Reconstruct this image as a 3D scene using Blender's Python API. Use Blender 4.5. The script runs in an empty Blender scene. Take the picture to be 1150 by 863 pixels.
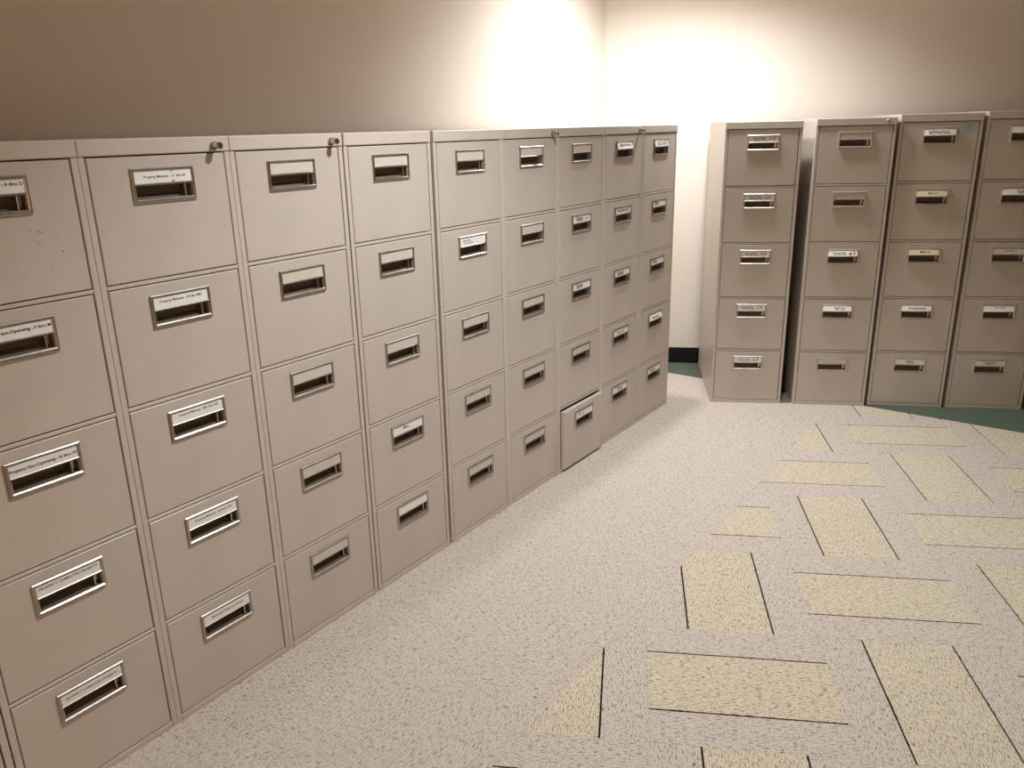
import bpy, bmesh, math, random
from mathutils import Vector, Matrix
random.seed(7)
scene = bpy.context.scene
C = scene.collection
R = math.radians

# ------------------------------------------------------------------ camera
cam_data = bpy.data.cameras.new('camera')
cam_data.sensor_fit = 'HORIZONTAL'
cam_data.sensor_width = 36.0
cam_data.lens = 903.96 / 1150.0 * 36.0
cam_data.clip_start = 0.02
cam = bpy.data.objects.new('camera', cam_data)
cam.location = (1.7659, -0.9166, 1.4947)
cam.rotation_euler = (1.26095, 0.020836, 0.61133)
C.objects.link(cam)
scene.camera = cam

# ------------------------------------------------------------------ world, exposure
world = bpy.data.worlds.new('world')
scene.world = world
world.use_nodes = True
world.node_tree.nodes['Background'].inputs[0].default_value = (1.0, 0.86, 0.7, 1)
world.node_tree.nodes['Background'].inputs[1].default_value = 0.0
vs = scene.view_settings
vs.view_transform = 'Standard'
vs.look = 'None'
vs.gamma = 1.0
vs.use_curve_mapping = False
vs.exposure = 0.0

CEIL = 2.62
NEUTRAL = (0.97, 0.985, 1.0)
WARM = (1.0, 0.74, 0.49)
# recessed downlights, plus unseen warm ones added for ambient light: x, y, watts, spot angle, blend, colour, label
DOWNLIGHTS = [
    (-0.13, 2.95, 104, 144, 1.0, NEUTRAL, 'round ceiling downlight nearest the left wall in the corner'),
    (0.25, 3.13, 118, 138, 1.0, NEUTRAL, 'round ceiling downlight above the gap between the two cabinet rows'),
    (0.98, 0.95, 165, 124, 0.75, NEUTRAL, 'round ceiling downlight over the open patterned carpet'),
    (3.70, -1.70, 300, 104, 0.7, WARM, 'added warm fill lamp on the ceiling far to the right of the open carpet'),  # unseen fill lamp, added so its bounce warms the ambient light
    (1.20, -2.80, 350, 104, 0.7, WARM, 'added warm fill lamp on the ceiling behind where the photo was taken'),  # second added fill lamp, out of view, lifts the warm ambient
]

# ------------------------------------------------------------------ helpers
def link_mesh(name, bm, mat=None, parent=None, smooth=False):
    me = bpy.data.meshes.new(name)
    bm.normal_update()
    bm.to_mesh(me)
    bm.free()
    o = bpy.data.objects.new(name, me)
    C.objects.link(o)
    if mat is not None:
        me.materials.append(mat)
    if parent is not None:
        o.parent = parent
    if smooth:
        for p in me.polygons:
            p.use_smooth = True
    return o

def link_data(name, me, parent=None, loc=(0, 0, 0), rotz=0.0):
    o = bpy.data.objects.new(name, me)
    C.objects.link(o)
    o.location = loc
    o.rotation_euler = (0, 0, rotz)
    if parent is not None:
        o.parent = parent
    return o

def empty(name, loc=(0, 0, 0), rotz=0.0):
    o = bpy.data.objects.new(name, None)
    o.empty_display_size = 0.1
    C.objects.link(o)
    o.location = loc
    o.rotation_euler = (0, 0, rotz)
    return o

def tag(o, label=None, cat=None, group=None, kind=None):
    if label: o['label'] = label
    if cat: o['category'] = cat
    if group: o['group'] = group
    if kind: o['kind'] = kind
    return o

def box(bm, x0, x1, y0, y1, z0, z1, ch=0.0):
    """axis box; ch chamfers the edges of the face towards -Y"""
    if ch <= 0:
        v = [bm.verts.new(p) for p in ((x0,y0,z0),(x1,y0,z0),(x1,y1,z0),(x0,y1,z0),(x0,y0,z1),(x1,y0,z1),(x1,y1,z1),(x0,y1,z1))]
        for f in ((0,1,5,4),(1,2,6,5),(2,3,7,6),(3,0,4,7),(4,5,6,7),(3,2,1,0)):
            bm.faces.new([v[i] for i in f])
        return
    rings = []
    for (i, y) in ((0, y1), (0, y0 + ch), (ch, y0)):
        rings.append([bm.verts.new(p) for p in ((x0+i,y,z0+i),(x1-i,y,z0+i),(x1-i,y,z1-i),(x0+i,y,z1-i))])
    for a, b in ((0, 1), (1, 2)):
        for k in range(4):
            bm.faces.new([rings[b][k], rings[b][(k+1) % 4], rings[a][(k+1) % 4], rings[a][k]][::-1])
    bm.faces.new(rings[2])
    bm.faces.new(rings[0][::-1])

def lathe(bm, prof, n=20, axis='Z', org=(0, 0, 0), cap=True):
    ox, oy, oz = org
    rings = []
    for r, h in prof:
        ring = []
        for k in range(n):
            a = 2 * math.pi * k / n
            if axis == 'Z':
                p = (ox + r*math.cos(a), oy + r*math.sin(a), oz + h)
            else:                                   # along -Y
                p = (ox + r*math.cos(a), oy - h, oz + r*math.sin(a))
            ring.append(bm.verts.new(p))
        rings.append(ring)
    for a, b in zip(rings, rings[1:]):
        for k in range(n):
            bm.faces.new([a[k], a[(k+1) % n], b[(k+1) % n], b[k]])
    if cap:
        bm.faces.new(rings[0][::-1])
        bm.faces.new(rings[-1])
    bmesh.ops.recalc_face_normals(bm, faces=bm.faces)

# ------------------------------------------------------------------ materials
def new_mat(name):
    m = bpy.data.materials.new(name)
    m.use_nodes = True
    nt = m.node_tree
    b = nt.nodes['Principled BSDF']
    return m, nt, b

def lin(r, g, b):
    f = lambda c: (c/255/12.92) if c/255 <= 0.04045 else ((c/255+0.055)/1.055)**2.4
    return (f(r), f(g), f(b), 1)

def node(nt, t, **kw):
    n = nt.nodes.new(t)
    for k, v in kw.items():
        setattr(n, k, v)
    return n

def mixc(nt, fac, a, b):
    n = node(nt, 'ShaderNodeMix', data_type='RGBA')
    if isinstance(fac, float): n.inputs[0].default_value = fac
    else: nt.links.new(fac, n.inputs[0])
    for s, v in ((6, a), (7, b)):
        if isinstance(v, tuple): n.inputs[s].default_value = v
        else: nt.links.new(v, n.inputs[s])
    return n.outputs[2]

def ramp(nt, src, p0, p1, c0=(0,0,0,1), c1=(1,1,1,1)):
    n = node(nt, 'ShaderNodeValToRGB')
    n.color_ramp.elements[0].position = p0
    n.color_ramp.elements[1].position = p1
    n.color_ramp.elements[0].color = c0
    n.color_ramp.elements[1].color = c1
    nt.links.new(src, n.inputs[0])
    return n.outputs[0]

def noise(nt, vec, scale, detail=2.0, rough=0.5):
    n = node(nt, 'ShaderNodeTexNoise')
    n.inputs['Scale'].default_value = scale
    n.inputs['Detail'].default_value = detail
    n.inputs['Roughness'].default_value = rough
    if vec is not None: nt.links.new(vec, n.inputs['Vector'])
    return n.outputs[0]

def bump(nt, h, b, strength, dist):
    n = node(nt, 'ShaderNodeBump')
    n.inputs['Strength'].default_value = strength
    n.inputs['Distance'].default_value = dist
    nt.links.new(h, n.inputs['Height'])
    nt.links.new(n.outputs[0], b.inputs['Normal'])

def obj_coord(nt):
    tc = node(nt, 'ShaderNodeTexCoord')
    return tc.outputs['Object']

def paint_mat(name, col, rough=0.38, stain=None):
    m, nt, b = new_mat(name)
    co = obj_coord(nt)
    info = node(nt, 'ShaderNodeObjectInfo')
    n1 = noise(nt, co, 5.0, 3.0)
    c2 = tuple(x*0.93 for x in col[:3]) + (1,)
    base = mixc(nt, ramp(nt, n1, 0.35, 0.7), col, c2)
    if stain:
        px, pz, rad = stain
        mp = node(nt, 'ShaderNodeMapping')
        mp.inputs['Location'].default_value = (-px/rad, 0, -pz/rad)
        mp.inputs['Scale'].default_value = (1/rad, 0, 1/rad)
        nt.links.new(co, mp.inputs['Vector'])
        g = node(nt, 'ShaderNodeTexGradient', gradient_type='SPHERICAL')
        nt.links.new(mp.outputs[0], g.inputs[0])
        base = mixc(nt, ramp(nt, g.outputs[0], 0.0, 0.75), base, lin(148, 176, 172))
    nt.links.new(base, b.inputs['Base Color'])
    b.inputs['Roughness'].default_value = rough
    b.inputs['Specular IOR Level'].default_value = 0.45
    bump(nt, noise(nt, co, 420.0, 2.0), b, 0.04, 0.0006)
    return m

M = {}
PAINT = lin(201, 190, 179)
M['paint'] = paint_mat('beige_enamel', PAINT)
M['paint_edge'] = paint_mat('beige_enamel_frame', lin(204, 193, 182))
M['paint_stain'] = paint_mat('beige_enamel_stained', PAINT, stain=(0.318, 1.415, 0.055))

def metal_mat(name, col, rough):
    m, nt, b = new_mat(name)
    co = obj_coord(nt)
    b.inputs['Metallic'].default_value = 1.0
    n1 = noise(nt, co, 60.0, 4.0)
    nt.links.new(mixc(nt, ramp(nt, n1, 0.4, 0.65), col, tuple(x*0.8 for x in col[:3]) + (1,)), b.inputs['Base Color'])
    b.inputs['Roughness'].default_value = rough
    return m
M['chrome'] = metal_mat('worn_chrome', (0.46, 0.43, 0.39, 1), 0.33)
M['satin'] = metal_mat('satin_nickel', (0.66, 0.61, 0.55, 1), 0.42)
M['lockmetal'] = metal_mat('lock_nickel', (0.55, 0.53, 0.50, 1), 0.22)

def flat_mat(name, col, rough=0.6, spec=0.3):
    m, nt, b = new_mat(name)
    co = obj_coord(nt)
    n1 = noise(nt, co, 40.0, 3.0)
    nt.links.new(mixc(nt, ramp(nt, n1, 0.35, 0.7), col, tuple(x*0.94 for x in col[:3]) + (1,)), b.inputs['Base Color'])
    b.inputs['Roughness'].default_value = rough
    b.inputs['Specular IOR Level'].default_value = spec
    return m
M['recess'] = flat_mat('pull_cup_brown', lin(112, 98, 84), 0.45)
M['latch'] = metal_mat('latch_steel', (0.62, 0.6, 0.58, 1), 0.3)
M['paper'] = flat_mat('white_card', lin(244, 241, 236), 0.7)
M['paper_yellow'] = flat_mat('yellowed_card', lin(226, 212, 178), 0.7)
M['blank'] = flat_mat('beige_insert_card', lin(212, 201, 189), 0.5)
M['ink'] = flat_mat('black_ink', lin(22, 20, 20), 0.7)
M['ink_grey'] = flat_mat('faded_ink', lin(90, 86, 84), 0.7)
M['scuff'] = flat_mat('dark_scuff', lin(60, 48, 38), 0.7)
M['dark'] = flat_mat('dark_slot', lin(18, 15, 13), 0.6)

def wall_mat():
    m, nt, b = new_mat('warm_white_wall_paint')
    co = obj_coord(nt)
    c = mixc(nt, ramp(nt, noise(nt, co, 1.3, 3.0), 0.35, 0.7), lin(236, 226, 214), lin(233, 223, 210))
    nt.links.new(c, b.inputs['Base Color'])
    b.inputs['Roughness'].default_value = 0.75
    b.inputs['Specular IOR Level'].default_value = 0.25
    bump(nt, noise(nt, co, 260.0, 3.0), b, 0.06, 0.001)
    return m
M['wall'] = wall_mat()
M['ceiling'] = flat_mat('ceiling_paint', lin(226, 216, 202), 0.9, 0.1)
M['baseboard'] = flat_mat('black_rubber_base', lin(22, 21, 22), 0.45)

def carpet_mat(name, base, light, dark, thr, rib_amt, sx=55.0, sy=420.0):
    """loop pile: ribs along the local X axis of each piece, dark flecks drawn out along the ribs"""
    m, nt, b = new_mat(name)
    co = obj_coord(nt)
    info = node(nt, 'ShaderNodeObjectInfo')
    add = node(nt, 'ShaderNodeVectorMath', operation='MULTIPLY_ADD')
    nt.links.new(info.outputs['Random'], add.inputs[0])
    add.inputs[1].default_value = (31.7, 17.3, 0)
    nt.links.new(co, add.inputs[2])
    def mapped(x, y):
        mp = node(nt, 'ShaderNodeMapping')
        mp.inputs['Scale'].default_value = (x, y, 1)
        nt.links.new(add.outputs[0], mp.inputs['Vector'])
        return mp.outputs[0]
    streak = noise(nt, mapped(sx, sy), 1.0, 1.0, 0.5)
    fleck = noise(nt, mapped(sx*3.4, sy*0.9), 1.0, 1.0, 0.5)
    loops = noise(nt, mapped(300.0, 420.0), 1.0, 2.0, 0.6)
    wave = node(nt, 'ShaderNodeTexWave', wave_type='BANDS', bands_direction='Y', wave_profile='SIN')
    wave.inputs['Scale'].default_value = 46.0
    wave.inputs['Distortion'].default_value = 0.6
    wave.inputs['Detail Scale'].default_value = 8.0
    nt.links.new(add.outputs[0], wave.inputs['Vector'])
    rib = node(nt, 'ShaderNodeMath', operation='MULTIPLY_ADD')       # flecks gather in the grooves between ribs
    nt.links.new(wave.outputs['Fac'], rib.inputs[0])
    rib.inputs[1].default_value = rib_amt
    nt.links.new(streak, rib.inputs[2])
    c = mixc(nt, ramp(nt, loops, 0.36, 0.62), base, light)
    t = thr + rib_amt*0.5
    c = mixc(nt, ramp(nt, rib.outputs[0], t, t + 0.13), c, dark)
    c = mixc(nt, ramp(nt, fleck, thr + 0.02, thr + 0.14), c, dark)
    nt.links.new(c, b.inputs['Base Color'])
    b.inputs['Roughness'].default_value = 0.95
    b.inputs['Specular IOR Level'].default_value = 0.05
    bump(nt, loops, b, 0.6, 0.002)
    return m
M['taupe'] = carpet_mat('taupe_loop_pile', lin(180, 169, 157), lin(215, 205, 195), lin(92, 78, 66), 0.57, 0.03)
M['cream'] = carpet_mat('cream_loop_pile', lin(192, 181, 158), lin(218, 209, 189), lin(112, 95, 72), 0.56, 0.10)
M['green'] = carpet_mat('green_border_pile', lin(80, 92, 78), lin(92, 104, 90), lin(70, 80, 68), 0.60, 0.02)
M['backing'] = flat_mat('dark_carpet_backing', lin(48, 38, 31), 0.95, 0.05)

# ------------------------------------------------------------------ room shell
TH = R(26.0)                                         # angle of the far wall against the left cabinet row
dF = Vector((math.cos(TH), math.sin(TH)))
nF = Vector((-math.sin(TH), math.cos(TH)))
XL = -0.728                                          # left wall surface
NO = 3.570                                           # far wall surface along nF
def far_pt(x):
    return (NO - x*nF.x) / nF.y
YC = far_pt(XL)
XR, YB = 4.6, -3.6

def prism(name, poly, z0, z1, mat, parent=None):
    bm = bmesh.new()
    lo = [bm.verts.new((p[0], p[1], z0)) for p in poly]
    hi = [bm.verts.new((p[0], p[1], z1)) for p in poly]
    n = len(poly)
    bm.faces.new(hi)
    bm.faces.new(lo[::-1])
    for k in range(n):
        bm.faces.new([lo[k], lo[(k+1) % n], hi[(k+1) % n], hi[k]])
    bmesh.ops.recalc_face_normals(bm, faces=bm.faces)
    return link_mesh(name, bm, mat, parent)

T = 0.12
room = [(XL, YB), (XR, YB), (XR, far_pt(XR)), (XL, YC)]
floor = prism('floor', room, -0.10, -0.004, M['backing'])
tag(floor, 'carpeted office floor of taupe tiles with cream inlays', kind='structure')
ceil_o = prism('ceiling', room, CEIL, CEIL + 0.1, M['ceiling'])
tag(ceil_o, 'plain warm white ceiling', kind='structure')
wl = prism('wall_left', [(XL, YB), (XL, YC), (XL - T, YC + 0.03), (XL - T, YB)], -0.1, CEIL + 0.1, M['wall'])
tag(wl, 'warm white painted wall behind the long cabinet row', kind='structure')
a = Vector((XL, YC)); b_ = Vector((XR, far_pt(XR)))
wf = prism('wall_far', [tuple(a), tuple(b_), tuple(b_ + nF*T), tuple(a + nF*T - dF*0.06)], -0.1, CEIL + 0.1, M['wall'])
tag(wf, 'warm white painted wall behind the four separate cabinets', kind='structure')
wr = prism('wall_right', [(XR, YB), (XR + T, YB), (XR + T, far_pt(XR) + 0.1), (XR, far_pt(XR))], -0.1, CEIL + 0.1, M['wall'])
tag(wr, 'warm white wall on the right, out of the picture', kind='structure')
wb = prism('wall_back', [(XL, YB - T), (XR, YB - T), (XR, YB), (XL, YB)], -0.1, CEIL + 0.1, M['wall'])
tag(wb, 'warm white wall behind the viewer', kind='structure')
BBH, BBT = 0.102, 0.008
e = 0.0
bbf = prism('baseboard_far', [tuple(a + dF*0.004 - nF*BBT), tuple(b_ - nF*BBT - dF*0.01), tuple(b_ - dF*0.01), tuple(a + dF*0.004)], -0.003, BBH, M['baseboard'])
tag(bbf, 'black rubber baseboard along the far wall', kind='structure')
bbl = prism('baseboard_left', [(XL, YB + 0.01), (XL + BBT, YB + 0.01), (XL + BBT, YC - 0.012), (XL, YC - 0.012)], -0.003, BBH, M['baseboard'])
tag(bbl, 'black rubber baseboard along the left wall', kind='structure')

# ------------------------------------------------------------------ carpet pieces
def clip(poly, nx, ny, d):
    """keep the part with nx*x+ny*y >= d"""
    out = []
    for k in range(len(poly)):
        p, q = poly[k], poly[(k+1) % len(poly)]
        sp, sq = nx*p[0] + ny*p[1] - d, nx*q[0] + ny*q[1] - d
        if sp >= 0: out.append(p)
        if sp*sq < 0:
            t = sp/(sp - sq)
            out.append((p[0] + t*(q[0]-p[0]), p[1] + t*(q[1]-p[1])))
    return out

def area(poly):
    return 0.5*sum(poly[k][0]*poly[(k+1) % len(poly)][1] - poly[(k+1) % len(poly)][0]*poly[k][1] for k in range(len(poly)))

mesh_cache = {}
def carpet_piece(name, poly, ang, mat, key=None):
    """poly in world coordinates; the object is turned so that local X runs along the grain"""
    if len(poly) < 3: return None
    if area(poly) < 0: poly = poly[::-1]
    if area(poly) < 2e-4: return None
    cx = sum(p[0] for p in poly)/len(poly); cy = sum(p[1] for p in poly)/len(poly)
    if key is not None and key in mesh_cache:
        return link_data(name, mesh_cache[key], floor, (cx, cy, 0), ang)
    c, s = math.cos(-ang), math.sin(-ang)
    loc = [((p[0]-cx)*c - (p[1]-cy)*s, (p[0]-cx)*s + (p[1]-cy)*c) for p in poly]
    o = prism(name, loc, -0.004, 0.0, mat, floor)
    o.location = (cx, cy, 0)
    o.rotation_euler = (0, 0, ang)
    if key is not None: mesh_cache[key] = o.data
    return o

EDGE_X = 0.785                                       # plain border along the left row
EY0, EYS = 3.588, -0.020                             # edge of the green border: y = EY0 + EYS*x
CA = R(27.0)
cu = (math.cos(CA), math.sin(CA)); cv = (-math.sin(CA), math.cos(CA))
U0, V0, TU, TV = 1.7514, 0.0756, 0.5116, 0.4997
GAP = 0.0028
def uvw(u, v):
    return (u*cu[0] + v*cv[0], u*cu[1] + v*cv[1])
XMAX, YMIN = 3.4, -1.6
for i in range(-6, 8):
    for j in range(-8, 9):
        u0, v0 = U0 + TU*i, V0 + TV*j
        vert = (i + j) % 2 == 0
        for s, (f0, f1) in enumerate(((0, .25), (.25, .75), (.75, 1))):
            g0 = GAP if s > 0 else 0.0002
            g1 = GAP if s < 2 else 0.0002
            if vert:
                r = (u0 + f0*TU + g0, u0 + f1*TU - g1, v0 + 0.0002, v0 + TV - 0.0002)
            else:
                r = (u0 + 0.0002, u0 + TU - 0.0002, v0 + f0*TV + g0, v0 + f1*TV - g1)
            poly = [uvw(r[0], r[2]), uvw(r[1], r[2]), uvw(r[1], r[3]), uvw(r[0], r[3])]
            if max(p[0] for p in poly) > XMAX or min(p[1] for p in poly) < YMIN: continue
            full = poly
            poly = clip(poly, 1, 0, EDGE_X + 0.0003)
            if poly: poly = clip(poly, EYS, -1, -EY0 + 0.0003)
            if not poly: continue
            whole = len(poly) == 4 and all(abs(p[0]-q[0]) + abs(p[1]-q[1]) < 1e-9 for p, q in zip(poly, full))
            ang = CA + (math.pi/2 if vert else 0)
            nm = 'carpet_inlay' if s == 1 else 'carpet_strip'
            carpet_piece(nm, poly, ang, M['cream'] if s == 1 else M['taupe'], (vert, s) if whole else None)
# plain border tiles beside and under the left row
BT = 0.5043
xs = [EDGE_X - BT*3, EDGE_X - BT*2, EDGE_X - BT, EDGE_X]
for i in range(3):
    for j in range(11):
        y1 = EY0 - BT*j + 0.03; y0 = y1 - BT
        poly = [(xs[i] + .0002, y0 + .0002), (xs[i+1] - .0002, y0 + .0002), (xs[i+1] - .0002, y1 - .0002), (xs[i] + .0002, y1 - .0002)]
        poly = clip(poly, EYS, -1, -EY0 + 0.0003)
        if not poly: continue
        vert = (i + j) % 2 == 0
        carpet_piece('carpet_tile', poly, (math.pi/2 if vert else 0), M['taupe'])
# the green border beyond the field
gp = [(XL, EY0 + EYS*XL), (XR, EY0 + EYS*XR), (XR, far_pt(XR)), (XL, YC)]
gp = [p for p in gp]
carpet_piece('carpet_border', gp, 0.0, M['green'])

# ------------------------------------------------------------------ filing cabinets
W, D, H = 0.379, 0.700, 1.4868
ST = 0.0145                                          # stile width
CAPH = 0.0352                                        # height of the lid's front rail
DT, PITCH, DH = 1.4482, 0.2885, 0.2745               # first drawer top, spacing, drawer front height
DX0, DX1 = 0.0169, 0.3611                            # drawer front left, right
HX0, HW, HH, HDROP = 0.1095, 0.1600, 0.0775, 0.0255  # pull: left edge, width, height, distance below drawer top

def mesh_of(fn, name, mat, smooth=False):
    bm = bmesh.new()
    fn(bm)
    bmesh.ops.recalc_face_normals(bm, faces=bm.faces)
    me = bpy.data.meshes.new(name)
    bm.to_mesh(me); bm.free()
    me.materials.append(mat)
    if smooth:
        for p in me.polygons: p.use_smooth = True
    return me

def body_fn(bm):
    y0, t = 0.0195, 0.0015
    zt = H - 0.004
    o = [(0, y0), (W, y0), (W, D), (0, D)]
    lo = [bm.verts.new((x, y, 0.0)) for x, y in o]; hi = [bm.verts.new((x, y, zt)) for x, y in o]
    i_ = [(t, y0), (W-t, y0), (W-t, D-t), (t, D-t)]
    li = [bm.verts.new((x, y, 0.01)) for x, y in i_]; ui = [bm.verts.new((x, y, zt - t)) for x, y in i_]
    for A, B in ((lo, hi), (li, ui)):
        for k in (1, 2, 3):
            bm.faces.new([A[k], A[(k+1) % 4], B[(k+1) % 4], B[k]])
        bm.faces.new(A[::-1]); bm.faces.new(B)
    bm.faces.new([lo[0], lo[1], li[1], li[0]]); bm.faces.new([hi[0], ui[0], ui[1], hi[1]])
    bm.faces.new([lo[0], li[0], ui[0], hi[0]]); bm.faces.new([lo[1], hi[1], ui[1], li[1]])

def cap_fn(bm):
    box(bm, 0.0, W, -0.0030, D + 0.001, H - CAPH, H, 0.0022)
def stile_fn(x0):
    def f(bm): box(bm, x0, x0 + ST, 0.0, 0.0195, 0.0, H - CAPH - 0.0002, 0.0012)
    return f
def rail_fn(bm):
    box(bm, ST + 0.0003, W - ST - 0.0003, 0.0002, 0.0195, -0.0042, 0.0042, 0.0010)
def base_fn(bm):
    box(bm, ST + 0.0003, W - ST - 0.0003, -0.0006, 0.0195, 0.0, 0.0175, 0.0015)

# drawer front, local origin at cabinet corner, z relative to the drawer top
RX0, RX1, RZ0, RZ1 = HX0 + 0.010, HX0 + HW - 0.009, -HDROP - HH + 0.0075, -HDROP - 0.0375
def front_fn(bm):
    c = 0.0016
    xs_ = [DX0 + c, RX0, RX1, DX1 - c]
    zs = [-DH + c, RZ0, RZ1, -c]
    g = [[bm.verts.new((x, 0.0, z)) for x in xs_] for z in zs]
    for r in range(3):
        for k in range(3):
            if r == 1 and k == 1: continue
            bm.faces.new([g[r][k], g[r][k+1], g[r+1][k+1], g[r+1][k]])
    outer = [g[0][0], g[0][1], g[0][2], g[0][3], g[1][3], g[2][3], g[3][3], g[3][2], g[3][1], g[3][0], g[2][0], g[1][0]]
    def off(v, y):
        x, z = v.co.x, v.co.z
        if abs(x - xs_[0]) < 1e-6: x = DX0
        if abs(x - xs_[3]) < 1e-6: x = DX1
        if abs(z - zs[0]) < 1e-6: z = -DH
        if abs(z - zs[3]) < 1e-6: z = 0.0
        return bm.verts.new((x, y, z))
    r1 = [off(v, c) for v in outer]
    r2 = [off(v, 0.018) for v in outer]
    n = len(outer)
    for A, B in ((outer, r1), (r1, r2)):
        for k in range(n):
            bm.faces.new([A[k], B[k], B[(k+1) % n], A[(k+1) % n]])
    # back sheet, with the same opening
    h = [g[1][1], g[1][2], g[2][2], g[2][1]]
    hb = [bm.verts.new((v.co.x, 0.018, v.co.z)) for v in h]
    for k in range(4):
        bm.faces.new([h[k], h[(k+1) % 4], hb[(k+1) % 4], hb[k]])

def cup_fn(bm):
    # open scoop behind the opening, floor sloping up to the back
    x0, x1, z0, z1 = RX0, RX1, RZ0, RZ1
    y0, y1 = 0.0006, 0.026
    f = [bm.verts.new(p) for p in ((x0, y0, z0), (x1, y0, z0), (x1, y0, z1), (x0, y0, z1))]
    b = [bm.verts.new(p) for p in ((x0+.003, y1, z0+.010), (x1-.003, y1, z0+.010), (x1-.003, y1, z1+.012), (x0+.003, y1, z1+.012))]
    m_ = [bm.verts.new(p) for p in ((x0+.001, y1*.55, z0+.002), (x1-.001, y1*.55, z0+.002))]
    bm.faces.new([f[0], f[1], m_[1], m_[0]])
    bm.faces.new([m_[0], m_[1], b[1], b[0]])
    bm.faces.new([b[0], b[1], b[2], b[3]])
    bm.faces.new([f[3], b[3], b[2], f[2]])
    bm.faces.new([f[0], m_[0], b[0], b[3], f[3]])
    bm.faces.new([f[1], f[2], b[2], b[1], m_[1]])

def frame_fn(bm):
    x0, x1 = HX0, HX0 + HW
    zt, zb = -HDROP, -HDROP - HH
    p = -0.0055
    box(bm, x0, x0 + 0.0075, p, -0.0002, zb, zt, 0.0024)
    box(bm, x1 - 0.0075, x1, p, -0.0002, zb, zt, 0.0024)
    box(bm, x0 + 0.003, x1 - 0.003, p + 0.0004, -0.0002, zt - 0.0080, zt - 0.0003, 0.0024)
    box(bm, x0 + 0.003, x1 - 0.003, p - 0.0010, -0.0002, zb + 0.0003, zb + 0.0085, 0.0030)
    box(bm, x0 + 0.006, x1 - 0.006, p + 0.0010, -0.0002, zt - 0.0395, zt - 0.0345, 0.0016)

CX0, CX1, CZ0, CZ1 = HX0 + 0.0075, HX0 + HW - 0.0085, -HDROP - 0.0345, -HDROP - 0.0085
CARD_Y = -0.0036
def card_fn(bm):
    box(bm, CX0, CX1, CARD_Y, -0.0002, CZ0, CZ1)
def card_loose_fn(bm):
    # card that bulges out over the pull and sits slightly skewed
    n = 6
    top = []; bot = []
    for k in range(n + 1):
        t = k/n
        x = CX0 - 0.004 + (CX1 - CX0 + 0.001)*t
        yb = -0.0105 - 0.0030*math.sin(math.pi*t)
        top.append((x, -0.0034, CZ1 + 0.003)); bot.append((x, yb, CZ0 - 0.001 + 0.0015*t))
    for dy in (0.0, 0.0005):
        pass
    tv = [bm.verts.new(p) for p in top]; bv = [bm.verts.new(p) for p in bot]
    tv2 = [bm.verts.new((x, y + .0006, z)) for x, y, z in top]; bv2 = [bm.verts.new((x, y + .0006, z)) for x, y, z in bot]
    for k in range(n):
        bm.faces.new([tv[k], bv[k], bv[k+1], tv[k+1]])
        bm.faces.new([tv2[k], tv2[k+1], bv2[k+1], bv2[k]])
        bm.faces.new([bv[k], bv2[k], bv2[k+1], bv[k+1]])
        bm.faces.new([tv[k], tv[k+1], tv2[k+1], tv2[k]])
    bm.faces.new([tv[0], tv2[0], bv2[0], bv[0]]); bm.faces.new([tv[n], bv[n], bv2[n], tv2[n]])
def latch_fn(bm):
    x = RX1 - 0.0165
    box(bm, x, x + 0.0035, 0.0015, 0.024, RZ0 + 0.0015, RZ1 - 0.0005, 0.0008)
    box(bm, x + 0.003, RX1 - 0.0015, 0.014, 0.024, RZ0 + 0.006, RZ1 - 0.003, 0.0008)

def lock_fn(bm):
    lathe(bm, [(0.0092, 0.0), (0.0092, 0.0035), (0.0068, 0.0040), (0.0066, 0.0150), (0.0076, 0.0160), (0.0076, 0.0205), (0.0064, 0.0218)], 20, 'Y', (0, 0, 0))
def slot_fn(bm):
    box(bm, -0.0008, 0.0008, -0.0221, -0.0210, -0.0042, 0.0042)
def flatlock_fn(bm):
    lathe(bm, [(0.0085, 0.0), (0.0085, 0.0020), (0.0070, 0.0035)], 20, 'Y', (0, 0, 0))
def flatslot_fn(bm):
    box(bm, -0.0045, 0.0045, -0.0042, -0.0030, -0.0012, 0.0012)

ME = {
    'body': mesh_of(body_fn, 'body', M['paint']),
    'cap': mesh_of(cap_fn, 'top_cap', M['paint_edge']),
    'stile_l': mesh_of(stile_fn(0.0), 'stile', M['paint_edge']),
    'stile_r': mesh_of(stile_fn(W - ST), 'stile', M['paint_edge']),
    'rail': mesh_of(rail_fn, 'rail', M['paint_edge']),
    'base': mesh_of(base_fn, 'base_rail', M['paint_edge']),
    'front': mesh_of(front_fn, 'drawer', M['paint']),
    'front_stain': mesh_of(front_fn, 'drawer', M['paint']),
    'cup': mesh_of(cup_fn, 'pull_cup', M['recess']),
    'frame': mesh_of(frame_fn, 'pull_frame', M['chrome']),
    'frame_satin': mesh_of(frame_fn, 'pull_frame', M['satin']),
    'latch': mesh_of(latch_fn, 'thumb_latch', M['latch']),
    'card_paper': mesh_of(card_fn, 'label_card', M['paper']),
    'card_yellow': mesh_of(card_loose_fn, 'label_card', M['paper_yellow']),
    'card_loose': mesh_of(card_loose_fn, 'label_card', M['paper']),
    'card_blank': mesh_of(card_fn, 'label_card', M['blank']),
    'lock': mesh_of(lock_fn, 'lock', M['lockmetal']),
    'slot': mesh_of(slot_fn, 'key_slot', M['dark']),
    'flatlock': mesh_of(flatlock_fn, 'lock', M['lockmetal']),
    'flatslot': mesh_of(flatslot_fn, 'key_slot', M['dark']),
}

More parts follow.
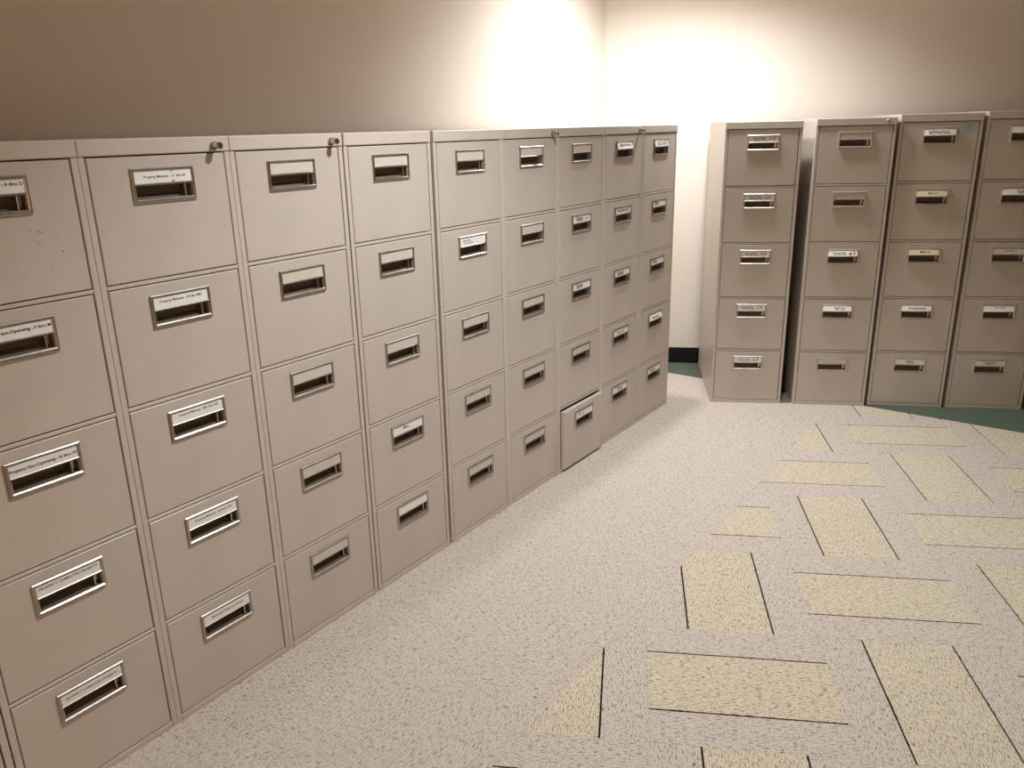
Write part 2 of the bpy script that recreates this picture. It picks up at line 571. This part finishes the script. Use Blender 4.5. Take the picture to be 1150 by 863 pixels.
text_cache = {}
def text_mesh(body, mat, bold):
    """flat lettering centred on the origin, unit cap size, facing -Y"""
    key = (body, mat.name, bold)
    if key in text_cache: return text_cache[key]
    cu_ = bpy.data.curves.new('lettering', 'FONT')
    cu_.body = body
    cu_.size = 1.0
    cu_.align_x = 'CENTER'
    cu_.align_y = 'CENTER'
    cu_.resolution_u = 2
    cu_.offset = 0.022 if bold else 0.010
    to = bpy.data.objects.new('lettering_source', cu_)
    C.objects.link(to)
    dg = bpy.context.evaluated_depsgraph_get()
    me = bpy.data.meshes.new_from_object(to.evaluated_get(dg))
    bpy.data.objects.remove(to)
    bpy.data.curves.remove(cu_)
    xs_ = [v.co.x for v in me.vertices]; ys_ = [v.co.y for v in me.vertices]
    w_ = max(xs_) - min(xs_); cx = (max(xs_) + min(xs_))/2
    for v in me.vertices:
        v.co = Vector((v.co.x - cx, 0, v.co.y))
    me.materials.clear(); me.materials.append(mat)
    text_cache[key] = (me, w_)
    return text_cache[key]

def scuff_mesh(segs):
    bm = bmesh.new()
    for (x0, z0, x1, z1, w_) in segs:
        d = Vector((x1 - x0, z1 - z0)); n = Vector((-d.y, d.x)).normalized()*w_/2
        v = [bm.verts.new(p) for p in ((x0 - n.x*.3, -0.0002, z0 - n.y*.3), ((x0+x1)/2 - n.x, -0.0002, (z0+z1)/2 - n.y), (x1, -0.0002, z1), ((x0+x1)/2 + n.x, -0.0002, (z0+z1)/2 + n.y))]
        bm.faces.new(v)
    me = bpy.data.meshes.new('scuff'); bm.to_mesh(me); bm.free()
    me.materials.append(M['scuff'])
    return me

def add_text(drawer, body, width, cx, cz, mat=None, bold=False, y=CARD_Y - 0.0003, maxh=None, tilt=0.0, rx=0.0):
    me, w_ = text_mesh(body, mat or M['ink'], bold)
    s = width / w_
    o = link_data('lettering', me, drawer)
    o.location = (cx, y, cz)
    o.scale = (s, s, s*1.0 if maxh is None else maxh)
    o.rotation_euler = (rx, tilt, 0)
    return o

def make_cabinet(loc, rotz, label, drawers, hz=1.0, lock=None, frame='frame', group=None):
    """drawers: five dicts {card, text, ...} from top to bottom"""
    root = empty('filing_cabinet', loc, rotz)
    tag(root, label, 'filing cabinet', group)
    root.scale = (1, 1, hz)
    link_data('body', ME['body'], root)
    link_data('top_cap', ME['cap'], root)
    link_data('stile', ME['stile_l'], root)
    link_data('stile', ME['stile_r'], root)
    link_data('base_rail', ME['base'], root)
    for k in range(4):
        link_data('rail', ME['rail'], root, (0, 0, DT - PITCH*k - DH - (PITCH - DH)/2))
    for k, dr in enumerate(drawers):
        d = link_data('drawer', ME['front'], root, (0, 0, DT - PITCH*k))
        d.location.x += random.uniform(-0.0004, 0.0004)
        d.location.x += dr.get('dx', 0.0)
        d.location.y = dr.get('out', 0.0) + random.uniform(-0.0006, 0.0006)
        d.location.z += dr.get('dz', 0.0)
        d.rotation_euler = (dr.get('rx', 0.0), 0, dr.get('rz', 0.0))
        if 'label' in dr: d['label'] = dr['label']
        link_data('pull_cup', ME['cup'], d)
        link_data('pull_frame', ME[frame], d)
        link_data('thumb_latch', ME['latch'], d)
        kind = dr.get('card', 'blank')
        c = link_data('label_card', ME['card_' + kind], d)
        loose = kind in ('loose', 'yellow')
        ty = -0.0085 if loose else CARD_Y - 0.0003
        rx_ = math.atan2(0.008, 0.028) if loose else 0.0
        cz_mid = (CZ0 + CZ1)/2
        for t in dr.get('text', []):
            body, width, dx, dz = t[:4]
            opt = t[4] if len(t) > 4 else {}
            yy = ty
            if loose: yy = -0.0034 - (CZ1 + 0.003 - (cz_mid + dz)) * (0.0101/0.030) - 0.0016
            add_text(d, body, width, (CX0 + CX1)/2 + dx, cz_mid + dz, mat=opt.get('mat'), bold=opt.get('bold', False), y=yy, tilt=opt.get('tilt', 0.0), rx=-rx_)
        if 'scuffs' in dr:
            for seg in dr['scuffs']:
                link_data('scuff', scuff_mesh([seg]), d)
        if dr.get('stain'):
            d.data = ME['front_stain']
            hole = link_data('key_hole', ME['flatslot'], d, (DX1 - 0.045, 0.0028, -0.022))
    if lock == 'out':
        l = link_data('lock', ME['lock'], root, (0.3345, -0.0030, H - 0.0215))
        l.scale = (1.15, 1.25, 1.15)
        link_data('key_slot', ME['slot'], l)
    elif lock == 'flat':
        l = link_data('lock', ME['flatlock'], root, (0.336, -0.0030, H - 0.018))
        link_data('key_slot', ME['flatslot'], l)
    return root

# stain lies in the drawer's own coordinates (z runs down from the drawer top)
M['paint_stain'] = paint_mat('beige_enamel_stained', PAINT, stain=(DX1 - 0.045, -0.030, 0.040))
ME['front_stain'].materials.clear(); ME['front_stain'].materials.append(M['paint_stain'])

G_ = M['ink_grey']
def one(body, width=0.12, dx=0.0, dz=0.0, **o): return {'card': 'paper', 'text': [(body, width, dx, dz, o)]}
def blank(**k): return dict({'card': 'blank'}, **k)
def two(l1, l2, hand=None, card='paper', w1=0.062, w2=0.066, dx=-0.02, hw=0.030):
    t = [(l1, w1, dx, 0.005, {}), (l2, w2, dx + 0.002, -0.003, {})]
    if hand: t.append((hand, hw, dx + 0.062, 0.001, {'tilt': -0.12}))
    return {'card': card, 'text': t}

LX = 0.0
def left(y, label, drawers, **k):
    return make_cabinet((LX, y, 0), R(90), label, drawers, group='beige filing cabinets in the long row along the left wall', **k)

left(-0.7615, 'filing cabinet cut off at the lower left corner of the picture', [blank() for _ in range(5)])
left(-0.3789, 'nearest full filing cabinet, with bold labels reading Property Non-Operating', [
    dict(one('Property Non-Operating - A thru D', 0.140, 0, 0.005, bold=True), scuffs=[
        (0.268, -0.135, 0.282, -0.147, 0.0014), (0.252, -0.134, 0.259, -0.139, 0.001), (0.262, -0.156, 0.274, -0.168, 0.0012), (0.312, -0.183, 0.318, -0.189, 0.0022),
        (0.292, -0.151, 0.299, -0.154, 0.001), (0.303, -0.154, 0.309, -0.157, 0.001), (0.286, -0.213, 0.2875, -0.2155, 0.002), (0.222, -0.22, 0.232, -0.224, 0.0008)]),
    one('Property Non-Operating - F thru M', 0.140, 0, 0.003, bold=True),
    one('Property Non-Operating - N thru W', 0.142, 0, 0.000, bold=True),
    one('PROPERTY COMPLETED PROJECTS', 0.132, 0, 0.005, mat=G_),
    one('PROPERTY COMPLETED PROJECTS', 0.124, 0, 0.001, mat=G_)], )
b1 = one('Property Midwest -  C  thru IA', 0.106, 0.004, 0.001)
b1['text'].append(('*', 0.006, 0.022, 0.008, {'bold': True})); b1['text'].append(('-', 0.006, 0.024, -0.009, {'bold': True}))
left(0.0005, 'filing cabinet with Property Midwest labels and a protruding chrome lock', [
    b1,
    one('Property Midwest - KS thru MN', 0.112, 0, 0.004),
    dict(one('Property Midwest - MO thru ND', 0.112, 0.004, 0.005), scuffs=[(0.115, -0.262, 0.1165, -0.266, 0.0022)]),
    dict(one('Property Midwest - OH thru WI', 0.110, 0.002, 0.003), scuffs=[(0.085, -0.150, 0.086, -0.170, 0.0007), (0.143, -0.0195, 0.146, -0.0215, 0.002)]),
    dict(one('Multistate Property Owners', 0.100, 0.002, 0.001), scuffs=[(0.058, -0.262, 0.063, -0.259, 0.0016)])], lock='out')
left(0.3800, 'filing cabinet with five empty label holders and a protruding chrome lock', [blank() for _ in range(5)], lock='out')
left(0.7640, 'filing cabinet with bare label cards above and two white labels below', [
    blank(), blank(scuffs=[(0.150, -0.262, 0.1515, -0.266, 0.003)]), blank(),
    {'card': 'paper', 'text': [('Misc.', 0.030, -0.008, 0.005, {'mat': G_})]},
    {'card': 'paper', 'text': []}])
left(1.1565, 'filing cabinet just past the wide dark gap, one white label in second drawer', [
    blank(), {'card': 'paper', 'text': [('Bank Files', 0.040, -0.035, 0.005, {'mat': G_}), ('Correspondence', 0.058, -0.026, -0.003, {'mat': G_})]},
    blank(), blank(), blank()])
left(1.5358, 'unlabelled filing cabinet just left of the one with the open bottom drawer', [
    blank(scuffs=[(0.300, -0.175, 0.302, -0.178, 0.003)]), blank(), blank(), blank(), blank()], lock='out')
left(1.9165, 'filing cabinet whose bottom drawer stands slightly open', [
    blank(),
    two('Patient', 'Records', 'A-C', w1=0.05, w2=0.05), two('Patient', 'Records', None, w1=0.05, w2=0.05),
    blank(),
    dict(one('M to Q', 0.05, -0.030, 0.002, mat=G_), out=-0.015, dx=0.005, dz=-0.0085, rz=-0.004, rx=0.0, label='drawer pulled slightly open and sagging')])
left(2.2958, 'filing cabinet between the open drawer and the end cabinet, with a lock', [
    dict(one('MICROFICHE A-D', 0.110, 0, 0.003, bold=True), card='loose'), one('MICROFICHE E-K', 0.110, 0, 0.001, bold=True),
    two('Closed', 'Records', None, w1=0.05, w2=0.06), one('Records', 0.07, 0, 0.0, mat=G_), one('Files', 0.05, 0, 0.0, mat=G_)], lock='out')
left(2.6810, 'end cabinet of the long row, next to the white wall', [
    dict(one('LICENSES', 0.110, 0, 0.001, mat=G_), card='loose'), one('Files', 0.05, -0.035, 0.004, mat=G_),
    one('Files', 0.05, -0.035, 0.002, mat=G_), dict(one('Insurance', 0.08, -0.01, 0.0), card='loose'), one('Taxes', 0.06, -0.02, 0.0, mat=G_)])

def right(x, y, ang, label, drawers, **k):
    return make_cabinet((x, y, 0), R(ang), label, drawers, frame='frame_satin', group='beige filing cabinets standing along the far wall', **k)
right(0.1990, 3.2020, 28.0, 'leftmost filing cabinet by the far wall, its pale side panel showing', [
    two('Loan Folder', 'Purchase Date', 'A-H'), two('Loan Folder', 'Purchase Date', 'H-Z'), two('Case Number', 'Purchase Date', 'A-K'),
    two('Case Number', 'Purchase Date', 'T-R'), two('Case Number', 'Purchase Date', 'S-Z')], hz=1.493/H)
right(0.5915, 3.4035, 26.4, 'far wall cabinet right of the open dark gap, with a flat lock', [
    blank(), blank(), dict(two('Purchase Order', 'Purchase Date', '# 2', card='loose', w1=0.066, w2=0.064)),
    two('Miscellaneous', '201 - 210', None, card='loose', dx=0.008, w1=0.05, w2=0.045), blank()], hz=1.500/H, lock='flat')
right(0.9415, 3.5925, 25.3, 'far wall cabinet with a bluish stain on its top drawer', [
    dict(two('INTERNAL FILES A-Z', 'MICROFILM 1980-89', None, card='loose', dx=-0.008, w1=0.095, w2=0.095), stain=True),
    dict(one('MISC A-F', 0.045, 0, 0.002), card='yellow'), dict(one('MISC G', 0.045, 0, 0.002), card='yellow'),
    dict(one('STANDARD', 0.085, 0, 0.0), card='loose', scuffs=[(0.140, -0.170, 0.1415, -0.173, 0.003)]),
    two('SPECIAL', 'FILES', None, dx=0.0, w1=0.04, w2=0.03)], hz=1.511/H)
right(1.3000, 3.7660, 26.3, 'rightmost filing cabinet, partly cut off by the picture edge', [
    dict(one('Old', 0.05, 0, 0.0, mat=G_), card='loose'), two('Contracts', 'A to M', None, card='loose', dx=0.02, w1=0.06, w2=0.05),
    one('Trade Shows', 0.05, 0, 0.004), dict(one('Time Sheets', 0.05, 0, 0.007), card='loose'),
    two('CONFIDENTIAL', 'RECORDS', None, dx=0.0, w1=0.07, w2=0.045)], hz=1.517/H)

# ------------------------------------------------------------------ ceiling downlights and added fill lamps (above the picture)
def trim_fn(bm):
    lathe(bm, [(0.062, -0.006), (0.066, -0.009), (0.084, -0.006), (0.090, 0.0), (0.060, 0.0)], 28, 'Z', (0, 0, 0), cap=False)
def lens_fn(bm):
    lathe(bm, [(0.063, -0.0045), (0.063, -0.0008)], 28, 'Z', (0, 0, 0))
lm, nt_, bb_ = new_mat('downlight_lens')
bb_.inputs['Emission Color'].default_value = WARM + (1,)
bb_.inputs['Emission Strength'].default_value = 3.0
trim_me = mesh_of(trim_fn, 'trim_ring', flat_mat('white_trim', lin(235, 232, 226), 0.5), True)
lens_me = mesh_of(lens_fn, 'lens', lm)
for (x, y, w_, ang, bl, col_, lab) in DOWNLIGHTS:
    t = empty('downlight', (x, y, CEIL))
    tag(t, lab, 'ceiling light', 'recessed ceiling downlights')
    link_data('trim_ring', trim_me, t)
    link_data('lens', lens_me, t)
    ld = bpy.data.lights.new('downlight_lamp', 'SPOT')
    ld.energy = w_
    ld.color = col_
    ld.spot_size = R(ang)
    ld.spot_blend = bl
    ld.shadow_soft_size = 0.045
    lo_ = bpy.data.objects.new('downlight_lamp', ld)
    C.objects.link(lo_)
    lo_.parent = t
    lo_.location = (0, 0, -0.055)
